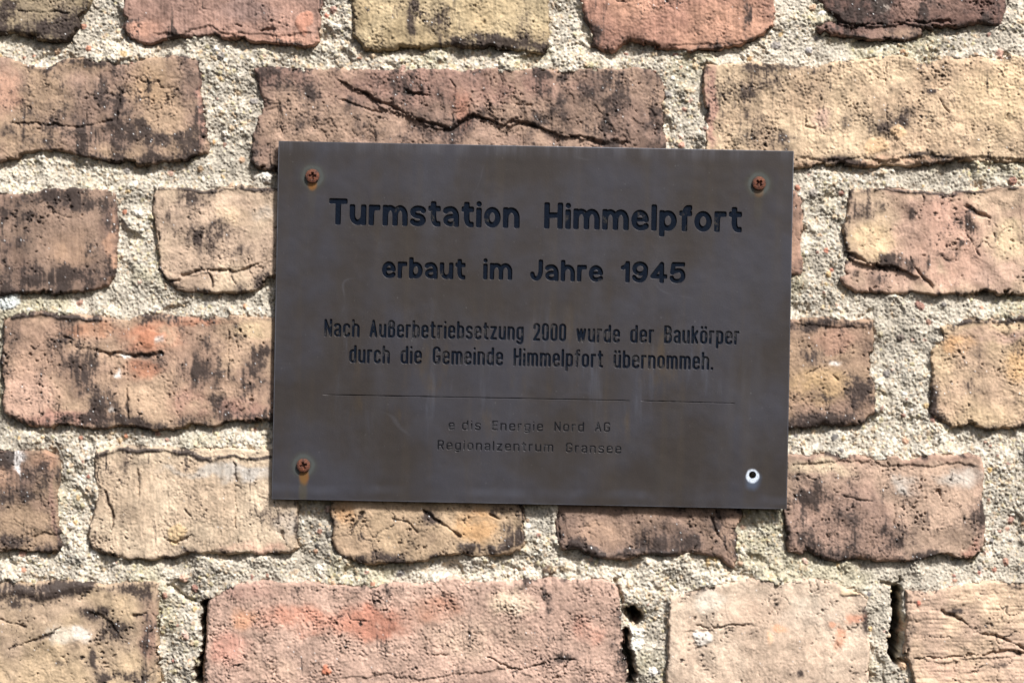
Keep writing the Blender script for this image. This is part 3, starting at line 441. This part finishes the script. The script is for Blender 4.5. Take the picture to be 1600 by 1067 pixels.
GL = {  # width, strokes: L straight, R rounded, C rounded closed
 'o': (1,[O_]), 'c': (.95,[('R',[(1,X_*.80),(1,X_),(0,X_),(0,0),(1,0),(1,X_*.2)])]),
 'e': (1,[('T',[(0,X_*.53),(1,X_*.53)]),('R',[(1,X_*.53),(1,X_),(0,X_),(0,0),(1,0),(1,X_*.14)])]),
 'a': (.95,[('R',[(0,X_*.86),(0,X_),(1,X_),(1,0)]),('S',[(1,X_*.52),(0,X_*.51),(0,0),(1,0),(1,X_*.3)])]),
 'h': (1,[('L',[(0,0),(0,1)]),('R',[(0,X_*.5),(0,X_),(1,X_),(1,0)])]), 'n': (1,[('L',[(0,0),(0,X_)]),('R',[(0,X_*.5),(0,X_),(1,X_),(1,0)])]),
 'm': (1.75,[('L',[(0,0),(0,X_)]),('R',[(0,X_*.5),(0,X_),(.5,X_),(.5,0)]),('R',[(.5,X_*.5),(.5,X_),(1,X_),(1,0)])]),
 'u': (1,[('R',[(0,X_),(0,0),(1,0),(1,X_*.5)]),('L',[(1,0),(1,X_)])]), 'r': (.55,[('L',[(0,0),(0,X_)]),('R',[(0,X_*.55),(0,X_),(1,X_)])]),
 'b': (1,[('L',[(0,0),(0,1)]),O_]), 'd': (1,[('L',[(1,0),(1,1)]),O_]), 'p': (1,[('L',[(0,-.27),(0,X_)]),O_]), 'g': (1,[O_,('R',[(1,X_),(1,-.27),(0,-.27),(0,-.16)])]),
 't': (.62,[('R',[(.36,.95),(.36,0),(1,0)]),('L',[(0,X_),(1,X_)])]), 'i': (.001,[('L',[(0,0),(0,X_-.05)]),('D',[(0,.99),(0,1.0)])]), 'l': (.001,[('L',[(0,0),(0,1)])]),
 'f': (.6,[('R',[(.36,0),(.36,1),(1,1)]),('L',[(0,X_),(1,X_)])]), 'k': (.9,[('L',[(0,0),(0,1)]),('L',[(1,X_),(0,.28)]),('L',[(.38,.44),(1,0)])]),
 's': (.92,[('R',[(1,X_*.86),(1,X_),(0,X_),(0,X_*.52),(1,X_*.48),(1,0),(0,0),(0,X_*.14)])]), 'z': (.9,[('L',[(0,X_),(1,X_),(0,0),(1,0)])]),
 'w': (1.5,[('L',[(0,X_),(.25,0),(.5,X_),(.75,0),(1,X_)])]), 'ß': (1,[('R',[(0,0),(0,1),(.92,1),(.92,.56),(.45,.56)]),('R',[(.45,.56),(1,.56),(1,0),(.4,0)])]),
 'N': (1.05,[('L',[(0,0),(0,1),(1,0),(1,1)])]), 'A': (1.15,[('L',[(0,0),(.5,1),(1,0)]),('L',[(.2,.3),(.8,.3)])]), 'H': (1.1,[('L',[(0,0),(0,1)]),('L',[(1,0),(1,1)]),('L',[(0,.52),(1,.52)])]),
 'B': (1.05,[('L',[(0,0),(0,1)]),('R',[(0,1),(.94,1),(.94,.53),(0,.53)]),('R',[(0,.53),(1,.53),(1,0),(0,0)])]), 'G': (1.1,[('R',[(1,.82),(1,1),(0,1),(0,0),(1,0),(1,.42)]),('T',[(.55,.42),(1,.42)])]),
 'E': (.9,[('L',[(1,1),(0,1),(0,0),(1,0)]),('L',[(0,.52),(.85,.52)])]), 'R': (1.05,[('L',[(0,0),(0,1)]),('R',[(0,1),(1,1),(1,.47),(0,.47)]),('L',[(.55,.47),(1,0)])]),
 'T': (1.15,[('L',[(0,1),(1,1)]),('L',[(.5,1),(.5,0)])]), 'J': (.85,[('R',[(1,1),(1,0),(0,0),(0,.28)])]),
 '1': (.42,[('L',[(0,.74),(.55,.80),(1,1)]),('L',[(1,1),(1,0)])]), '9': (1,[('C',[(0,.4),(1,.4),(1,1),(0,1)]),('R',[(1,.7),(1,0),(0,0),(0,.2)])]),
 '4': (1.1,[('L',[(.74,0),(.74,1),(0,.26),(1,.26)])]), '5': (1,[('L',[(.95,1),(.14,1),(.04,.5)]),('R',[(.04,.52),(.3,.64),(1,.64),(1,0),(0,0),(0,.2)])]),
 '2': (1,[('R',[(0,.76),(0,1),(1,1),(1,.62),(.85,.45)]),('L',[(.85,.47),(0,0),(1,0)])]), '0': (1,[('C',[(0,0),(1,0),(1,1),(0,1)])]), '.': (.001,[('L',[(0,0),(0,.02)])]),
 'ö': (1,[O_,('L',[(.12,.97),(.12,1)]),('L',[(.88,.97),(.88,1)])]), 'ü': (1,[('R',[(0,X_),(0,0),(1,0),(1,X_*.5)]),('L',[(1,0),(1,X_)]),('L',[(.12,.97),(.12,1)]),('L',[(.88,.97),(.88,1)])]),
}
def march(F, x0, y0, st):
    """closed outlines of F < 0 on a regular grid"""
    I = F < 0; nxt = {}
    ny, nx = F.shape
    code = I[:-1, :-1]*1+I[:-1, 1:]*2+I[1:, 1:]*4+I[1:, :-1]*8
    TB = {1:[(3,0)],2:[(0,1)],3:[(3,1)],4:[(1,2)],5:[(3,0),(1,2)],6:[(0,2)],7:[(3,2)],8:[(2,3)],9:[(2,0)],10:[(0,1),(2,3)],11:[(2,1)],12:[(1,3)],13:[(1,0)],14:[(0,3)]}
    def key(j, i, e): return (('h', j, i), ('v', j, i+1), ('h', j+1, i), ('v', j, i))[e]
    def pos(k):
        j, i = k[1], k[2]
        if k[0] == 'h': a, b = F[j, i], F[j, i+1]; return (x0+(i+a/(a-b))*st, y0+j*st)
        a, b = F[j, i], F[j+1, i]; return (x0+i*st, y0+(j+a/(a-b))*st)
    for j, i in np.argwhere((code > 0) & (code < 15)):
        for e0, e1 in TB[int(code[j, i])]: nxt[key(j, i, e0)] = key(j, i, e1)
    out = []
    while nxt:
        s0 = next(iter(nxt)); k = s0; loop = []
        while k in nxt: loop.append(pos(k)); k = nxt.pop(k)
        if len(loop) > 5: out.append(simplify(np.array(loop), .05))
    return out
def simplify(p, tol):
    keep = [0]; n = len(p); i = 0
    while i < n-1:
        j = i+1
        while j+1 < n and j-i < 24:
            a, b = p[i], p[j+1]; d = b-a; L = np.hypot(*d)+1e-9
            q = p[i+1:j+1]-a
            if np.abs(q[:, 0]*d[1]-q[:, 1]*d[0]).max()/L > tol: break
            j += 1
        keep.append(j); i = j
    if keep[-1] == n-1 and np.hypot(*(p[-1]-p[0])) < tol: keep.pop()
    return p[keep]
def word(text, x0, x1, yb, cap, r, W, gap, round_):
    """outlines (sign units, y down) of one engraved word between x0 and x1 with its baseline at yb"""
    nat = sum(GL[c][0]*W+2*r for c in text)+gap*(len(text)-1)
    fixed = 2*r*len(text)
    k = ((x1-x0)-fixed)/(nat-fixed)
    x = x0; out = []; H = cap-2*r
    for ch in text:
        gw, strokes = GL[ch]; w = gw*W*k
        segs = []
        for typ, pts in strokes:
            q = np.array([(x+r+px*w, yb-r-py*H) for px, py in pts])
            rf = {'T': .72, 'S': .84, 'D': .95}.get(typ, 1.0)*r
            if typ in 'RSC':
                full_ = X_*H if ch.islower() else H
                q = rnd(q, round_*w if round_ > .3 else 99, (round_*full_*.5/.5) if round_ > .3 else w*.5+.6, typ == 'C') if round_ > .3 else rnd(q, min(w*.5, cap*.16), min(w*.5, cap*.16), typ == 'C')
            n = len(q)
            for i in range(n if typ == 'C' else n-1):
                a, b = q[i], q[(i+1) % n]
                segs.append((a, b, typ in 'LR' and i == 0, typ in 'LR' and i == n-2, rf))
        st = .34 if r > 1.5 else .24
        xa, xb, ya, yb_ = x-2, x+w+2*r+2, yb-cap*1.06-3, yb+cap*.30+3
        gxx, gyy = np.meshgrid(np.arange(xa, xb, st), np.arange(ya, yb_, st))
        F = np.full(gxx.shape, 1e3)
        for a, b, ea, eb, rs_ in segs:
            d = b-a; L = np.hypot(*d)
            if L < 1e-6: continue
            d = d/L; s_ = (gxx-a[0])*d[0]+(gyy-a[1])*d[1]; pr = np.abs(-(gxx-a[0])*d[1]+(gyy-a[1])*d[0])
            axis = min(abs(d)) < .12
            lo = -r if (ea and axis) else 0.0; hi = L+r if (eb and axis) else L
            capsule = np.hypot(np.maximum(np.maximum(-s_, s_-L), 0), pr)-rs_
            F = np.minimum(F, capsule)
            if (lo < 0 or hi > L):
                rc = r*.55
                l0 = lo if lo < 0 else 0.0; l1 = hi if hi > L else L
                m = (l0+l1)/2; hl = (l1-l0)/2
                qx, qy = np.abs(s_-m)-hl+rc, pr-r+rc
                F = np.minimum(F, np.hypot(np.maximum(qx, 0), np.maximum(qy, 0))+np.minimum(np.maximum(qx, qy), 0)-rc)
        out += march(F, xa, ya, st)
        x += w+2*r+gap*k
    return out
ct, st_ = math.cos(TH), math.sin(TH)
def loc(x, y): return ((x-PCX)*ct+(y-PCY)*st_, -(x-PCX)*st_+(y-PCY)*ct)
def line(words, cap, r, W, gap, round_):
    out = []
    for t, xa, xb, yb in words:
        u0, v0 = loc(xa, yb); u1, v1 = loc(xb, yb)
        out += word(t, u0, u1, (v0+v1)/2, cap, r, W, gap, round_)
    return out
LINES = [
 ('engraved first line of large bold lettering', line([('Turmstation',514,811.6,354.5),('Himmelpfort',849.7,1158,361)], 41, 4.25, 17.5, 3.6, .5)),
 ('engraved second line of bold lettering', line([('erbaut',597,727,436),('im',754.7,800,437.5),('Jahre',828,941.6,440),('1945',969,1070,442.5)], 33, 3.4, 13.5, 2.9, .5)),
 ('engraved third line of narrow lettering', line([('Nach',507,562,526.5),('Außerbetriebsetzung',577.5,817.7,529.5),('2000',832.6,884,533),('wurde',900,968,535),('der',984,1021,536),('Baukörper',1037,1154,537.5)], 27.5, 1.85, 7.2, 2.6, .2)),
 ('engraved fourth line of narrow lettering', line([('durch',546,609,567.5),('die',626,659,568.5),('Gemeinde',676,785.7,570),('Himmelpfort',802,941.6,573),('übernommeh.',958,1113.5,576.5)], 27.5, 1.85, 7.2, 2.6, .2)),
 ('engraved fifth line of small thin lettering', line([('e',700.9,710,671),('dis',722,751,671.5),('Energie',769,848,672.5),('Nord',866,912,673.5),('AG',929,952.6,674)], 14.5, .95, 7.6, 4.4, .2)),
 ('engraved sixth line of small thin lettering', line([('Regionalzentrum',683.8,864,703.5),('Gransee',883.8,970,707)], 14.5, .95, 7.6, 4.4, .2)),
]
def bar(xa, ya, xb, yb, hw):
    (u0, v0), (u1, v1) = loc(xa, ya), loc(xb, yb); n = 40; rs = np.random.default_rng(5)
    t = np.linspace(0, 1, n); w = hw*(1+.25*rs.standard_normal(n)).clip(.5, 1.5); w[0] = w[-1] = .15
    up = np.stack([u0+(u1-u0)*t, v0+(v1-v0)*t-w], 1); dn = np.stack([u0+(u1-u0)*t, v0+(v1-v0)*t+w], 1)
    return np.concatenate([up, dn[::-1]])
RULE = [bar(505, 616.3, 984, 625.6, .62), bar(1001, 625.8, 1147.6, 629.8, .55)]
SCREWS = [(489, 276, 10.8, .0), (1185, 287.4, 10.5, .75), (475, 726.5, 10.6, .35)]
HU, HV = loc(1175, 741.5)
circ = lambda u, v, r, n=40: np.array([(u+r*math.cos(a), v+r*math.sin(a)) for a in np.linspace(0, 2*math.pi, n, endpoint=False)])
F_FRONT, F_BACK = 20.5, 15.2                      # heights of the plate's front and back faces over the joints, photograph units
sign = bpy.data.objects.new('name_plate', None); link(sign); sign.empty_display_size = .05
sign.location = ((PCX-CX)*S, -F_BACK*S, CZ+(CY-PCY)*S); sign.rotation_euler = (0, TH, 0)
tag(sign, 'dark bronze sign with engraved German lettering, screwed to the brick wall', 'sign', kind='thing')
def cut(name, loops, front, back, mat, parent, bevel=0.0):
    """fill outlines by the even-odd rule as a plate between two heights (sign units above the back face)"""
    cu = bpy.data.curves.new(name, 'CURVE'); cu.dimensions = '2D'; cu.fill_mode = 'BOTH'
    half = (front-back)/2
    cu.extrude = max(half-bevel, 0)*S; cu.bevel_depth = bevel*S; cu.bevel_resolution = 1; cu.offset = -bevel*S
    for lp in loops:
        sp = cu.splines.new('POLY'); sp.points.add(len(lp)-1); sp.use_cyclic_u = True
        sp.points.foreach_set('co', np.concatenate([lp[:, :1]*S, -lp[:, 1:]*S, np.zeros((len(lp), 1)), np.ones((len(lp), 1))], 1).astype(np.float32).ravel())
    tmp = bpy.data.objects.new(name+'_outline', cu)
    me = bpy.data.meshes.new_from_object(tmp)
    bpy.data.objects.remove(tmp); bpy.data.curves.remove(cu)
    me.name = name
    co = np.empty(len(me.vertices)*3, np.float32); me.vertices.foreach_get('co', co); co = co.reshape(-1, 3)
    mid = (front+back)/2*S
    new = np.stack([co[:, 0], -(co[:, 2]+mid), co[:, 1]], 1)
    me.vertices.foreach_set('co', np.ascontiguousarray(new).ravel()); me.update()
    me.materials.clear(); me.materials.append(mat)
    return link(bpy.data.objects.new(name, me), parent)

def plate_material():
    m, t, p = nt('oxidised_bronze'); k = N(t)
    v = k.obj(); sep = k.new('ShaderNodeSeparateXYZ'); t.links.new(v, sep.inputs[0]); x, z = sep.outputs[0], sep.outputs[2]
    big = k.noise(v, 14, 4, .6); st1 = k.noise(k.scale(v, 1, 1, .06), 120, 4, .6); st2 = k.noise(k.scale(v, 1, 1, .25), 40, 5, .6); sp = k.noise(v, 900, 2, .5); mot = k.noise(v, 60, 5, .65)
    c = k.mix(k.ramp(big, .38, .62), (.049, .041, .038, 1), (.054, .052, .062, 1))
    c = k.mix(k.ramp(st1, .45, .8, 0, .28), c, (.085, .066, .046, 1))
    c = k.mix(k.ramp(st2, .5, .85, 0, .28), c, (.092, .096, .117, 1))
    c = k.mix(k.ramp(mot, .42, .78, 0, .35), c, (.044, .039, .036, 1))
    c = k.mix(k.ramp(k.noise(v, 420, 2, .5), .70, .78, 0, .25), c, (.22, .22, .22, 1))
    ro = k.m('MULTIPLY_ADD', big, .16, .34); ro = k.m('ADD', ro, k.m('MULTIPLY', mot, .12))
    def dist(u, w, ax=1.0, az=1.0):
        a = k.m('MULTIPLY', k.m('SUBTRACT', x, u*S), 1/ax); b = k.m('MULTIPLY', k.m('SUBTRACT', z, -w*S), 1/az)
        return k.m('MULTIPLY', k.m('SQRT', k.m('ADD', k.m('MULTIPLY', a, a), k.m('MULTIPLY', b, b))), 1/S)
    wob = k.m('MULTIPLY_ADD', k.noise(v, 160, 3), 10, -5)
    metal = None
    # bleed and lime runs below the narrow lettering
    band = k.m('MULTIPLY', k.ramp(k.m('ABSOLUTE', k.m('ADD', z, 80*S)), 60*S, 130*S, 1, 0), k.ramp(k.m('ABSOLUTE', x), 250*S, 370*S, 1, 0))
    run = k.noise(k.scale(v, 1, 1, .12), 150, 4, .6); run2 = k.noise(k.scale(v, 1, 1, .3), 70, 4, .6)
    c = k.mix(k.m('MULTIPLY', band, k.ramp(run, .55, .78, 0, .32)), c, (.12, .13, .165, 1))
    c = k.mix(k.m('MULTIPLY', band, k.ramp(run2, .54, .76, 0, .45)), c, (.105, .072, .035, 1))
    ar = k.m('ABSOLUTE', k.m('SUBTRACT', k.noise(k.scale(v, 1, 1, 1.6), 10, 1, .4, .6), .5)); c = k.mix(k.m('MULTIPLY', k.ramp(ar, .0008, .006, 1, 0), k.ramp(k.noise(v, 22, 3), .55, .75, 0, .22)), c, (.16, .16, .18, 1))
    # light water line along the bottom edge
    wl = k.m('MULTIPLY', k.ramp(k.m('ABSOLUTE', k.m('SUBTRACT', k.m('ADD', z, k.m('MULTIPLY', k.m('SUBTRACT', k.noise(k.scale(v, 1, 1, 0), 9, 4), .5), .012)), -262*S)), .0005, .0042, 1, 0), k.ramp(k.noise(k.scale(v, 1, 1, .2), 30, 4), .38, .75, .02, .4))
    c = k.mix(wl, c, (.105, .11, .14, 1))
    te = k.m('MULTIPLY', k.ramp(z, (PH/2-26)*S, PH/2*S, 0, 1), k.ramp(st1, .4, .7, .1, .6)); c = k.mix(te, c, (.12, .12, .14, 1))
    edge = k.m('MAXIMUM', k.m('SUBTRACT', k.m('ABSOLUTE', x), (PW/2-1.6)*S), k.m('SUBTRACT', k.m('ABSOLUTE', z), (PH/2-1.6)*S))  # rim mask: the plate's bright edge highlight is painted into its colour
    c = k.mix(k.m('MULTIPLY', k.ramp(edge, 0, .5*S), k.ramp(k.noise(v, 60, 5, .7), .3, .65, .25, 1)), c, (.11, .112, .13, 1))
    met = .55
    for sx, sy, r, rot in SCREWS:
        u, w = loc(sx, sy); d = k.m('ADD', dist(u, w), k.m('MULTIPLY', wob, .5))
        halo = k.m('MULTIPLY', k.ramp(d, 13, 26, 1, 0), .38); c = k.mix(halo, c, (.085, .088, .06, 1))
        ring = k.m('MULTIPLY', k.ramp(k.m('ABSOLUTE', k.m('SUBTRACT', d, 14.5)), .5, 5.0, 1, 0), k.m('MULTIPLY', .7, mot)); c = k.mix(ring, c, (.11, .13, .13, 1))
        big_ = sx < 480
        dd = k.m('ADD', dist(u+(1 if big_ else 0), w+(16 if big_ else 13), 1, 2.0 if big_ else 1.2), k.m('MULTIPLY', wob, .35))
        ru = k.ramp(dd, 4, 9.5, .75 if sx < 900 else .25, 0); c = k.mix(ru, c, (.30, .12, .022, 1))
        d2 = k.m('ADD', dist(u, w+36, 1, 4.5), k.m('MULTIPLY', wob, .4)); c = k.mix(k.ramp(d2, 3, 9, .35 if big_ else .10, 0), c, (.12, .10, .045, 1))
    d = k.m('ADD', dist(HU, HV+1.5, 1, 1.12), k.m('MULTIPLY', wob, .55))
    d0 = k.m('ADD', dist(HU+1, HV+8, 1, 1.3), wob)
    c = k.mix(k.ramp(d0, 6, 16, .35, 0), c, (.13, .19, .31, 1))
    wh = k.m('MULTIPLY', k.ramp(d, 8.2, 11.6, 1, 0), k.ramp(k.noise(v, 900, 3, .6), .25, .6, .55, 1)); c = k.mix(wh, c, (.58, .64, .72, 1))
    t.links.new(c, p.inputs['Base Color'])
    stain = k.m('MULTIPLY', k.m('SUBTRACT', 1, wh), met); t.links.new(stain, p.inputs['Metallic'])
    t.links.new(k.m('ADD', ro, k.m('MULTIPLY', wh, .4)), p.inputs['Roughness'])
    t.links.new(k.bump(k.m('ADD', k.m('MULTIPLY', big, 3), k.m('MULTIPLY', sp, .12)), .0006, .6), p.inputs['Normal'])
    return m
MP = plate_material()
def paint_material(name, lo, hi, worn_c, w0):
    m, t, p = nt(name); k = N(t); v = k.obj()
    n = k.noise(v, 130, 4, .6); n2 = k.noise(v, 700, 3, .6)
    w = k.m('MULTIPLY', k.ramp(n, w0, w0+.1), k.ramp(n2, .35, .6))
    c = k.mix(n2, lo, hi); c = k.mix(k.m('MULTIPLY', w, .85), c, worn_c)
    t.links.new(c, p.inputs['Base Color']); p.inputs['Roughness'].default_value = .6; p.inputs['Specular IOR Level'].default_value = .06
    t.links.new(k.bump(n2, .0002), p.inputs['Normal'])
    return m
MI = paint_material('engraving_paint', (.002, .004, .009, 1), (.005, .009, .018, 1), (.045, .04, .034, 1), .60)
MF = paint_material('faded_engraving_paint', (.002, .004, .009, 1), (.006, .010, .018, 1), (.046, .043, .042, 1), .51)
MT = paint_material('bare_engraving', (.006, .007, .009, 1), (.014, .015, .018, 1), (.06, .06, .065, 1), .50)
rect = lambda a: np.array([(-PW/2+a, -PH/2+a), (PW/2-a, -PH/2+a), (PW/2-a, PH/2-a), (-PW/2+a, PH/2-a)])
TT = F_FRONT-F_BACK
hole = circ(HU, HV, 5.6)
allcuts = sum((l for _, l in LINES), [])+RULE
BV = .45
CUTD = 2.3
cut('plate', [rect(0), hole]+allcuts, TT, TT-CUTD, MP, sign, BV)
cut('back_plate', [rect(.25), hole], TT-CUTD-.02, 0, MP, sign, 0)
for (lab, loops), ink, up in zip(LINES, (MI, MI, MF, MF, MT, MT), (0, 0, .5, .5, 1.3, 1.3)):
    o = cut('lettering', [simplify(l, .12) for l in loops], TT-CUTD+.12+up, TT-CUTD+.02, ink, sign, 0); o['label'] = lab
for rl, lab in zip(RULE, ('long thin engraved rule below the narrow lettering', 'short thin engraved rule at the right')):
    o = cut('engraved_rule', [rl], TT-CUTD+.12, TT-CUTD+.02, MI, sign, 0); o['label'] = lab

def rust_material():
    m, t, p = nt('rust'); k = N(t); v = k.obj()
    a = k.noise(v, 500, 4, .6); b = k.noise(v, 1800, 3, .6)
    c = k.mix(k.ramp(a, .35, .65), (.045, .015, .010, 1), (.15, .045, .018, 1)); c = k.mix(k.ramp(b, .55, .75, 0, .7), c, (.27, .12, .07, 1))
    t.links.new(c, p.inputs['Base Color']); p.inputs['Roughness'].default_value = .75
    t.links.new(k.bump(b, .0005), p.inputs['Normal'])
    return m
MR = rust_material()
def screw(sx, sy, r, rot):
    u, w = loc(sx, sy)
    nr, na = 34, 96
    V = []; 
    rr_ = np.concatenate([np.linspace(0, r*.9, nr-6), r*np.array([.94, .97, .99, 1.0, 1.0, .985])])
    for i, q in enumerate(rr_):
        for a in np.linspace(0, 2*math.pi, na, endpoint=False):
            dx, dy = q*math.cos(a), q*math.sin(a)
            if i < nr-4: hh = 6.4-2.0*(q/r)**3
            else: hh = (4.2, 3.4, 2.0, -.6)[i-(nr-4)]
            cxr, cyr = dx*math.cos(rot)-dy*math.sin(rot), dx*math.sin(rot)+dy*math.cos(rot)
            arm = min(max(abs(cxr)-r*.52, abs(cyr)-r*.17), max(abs(cyr)-r*.52, abs(cxr)-r*.17))
            core = math.hypot(dx, dy)-r*.27
            hh -= 4.6*float(sstep(.5, -.9, np.array(min(arm, core))))
            V.append(((u+dx)*S, -(TT+hh)*S, -(w+dy)*S))
    L = []
    for i in range(nr-1):
        for j in range(na):
            a, b = i*na+j, i*na+(j+1) % na
            L += [a, a+na, b+na, b]
    o = mesh_obj('screw', np.array(V), np.array(L), np.arange(len(L)//4)*4, MR, sign)
    return o
for s_, lab in zip(SCREWS, ('rusty cross head screw above the first word', 'rusty cross head screw in the upper right corner', 'rusty cross head screw with an orange rust run below it')):
    screw(*s_)['label'] = lab
print('done', sum(len(o.data.vertices) for o in bpy.data.objects if o.type == 'MESH'))
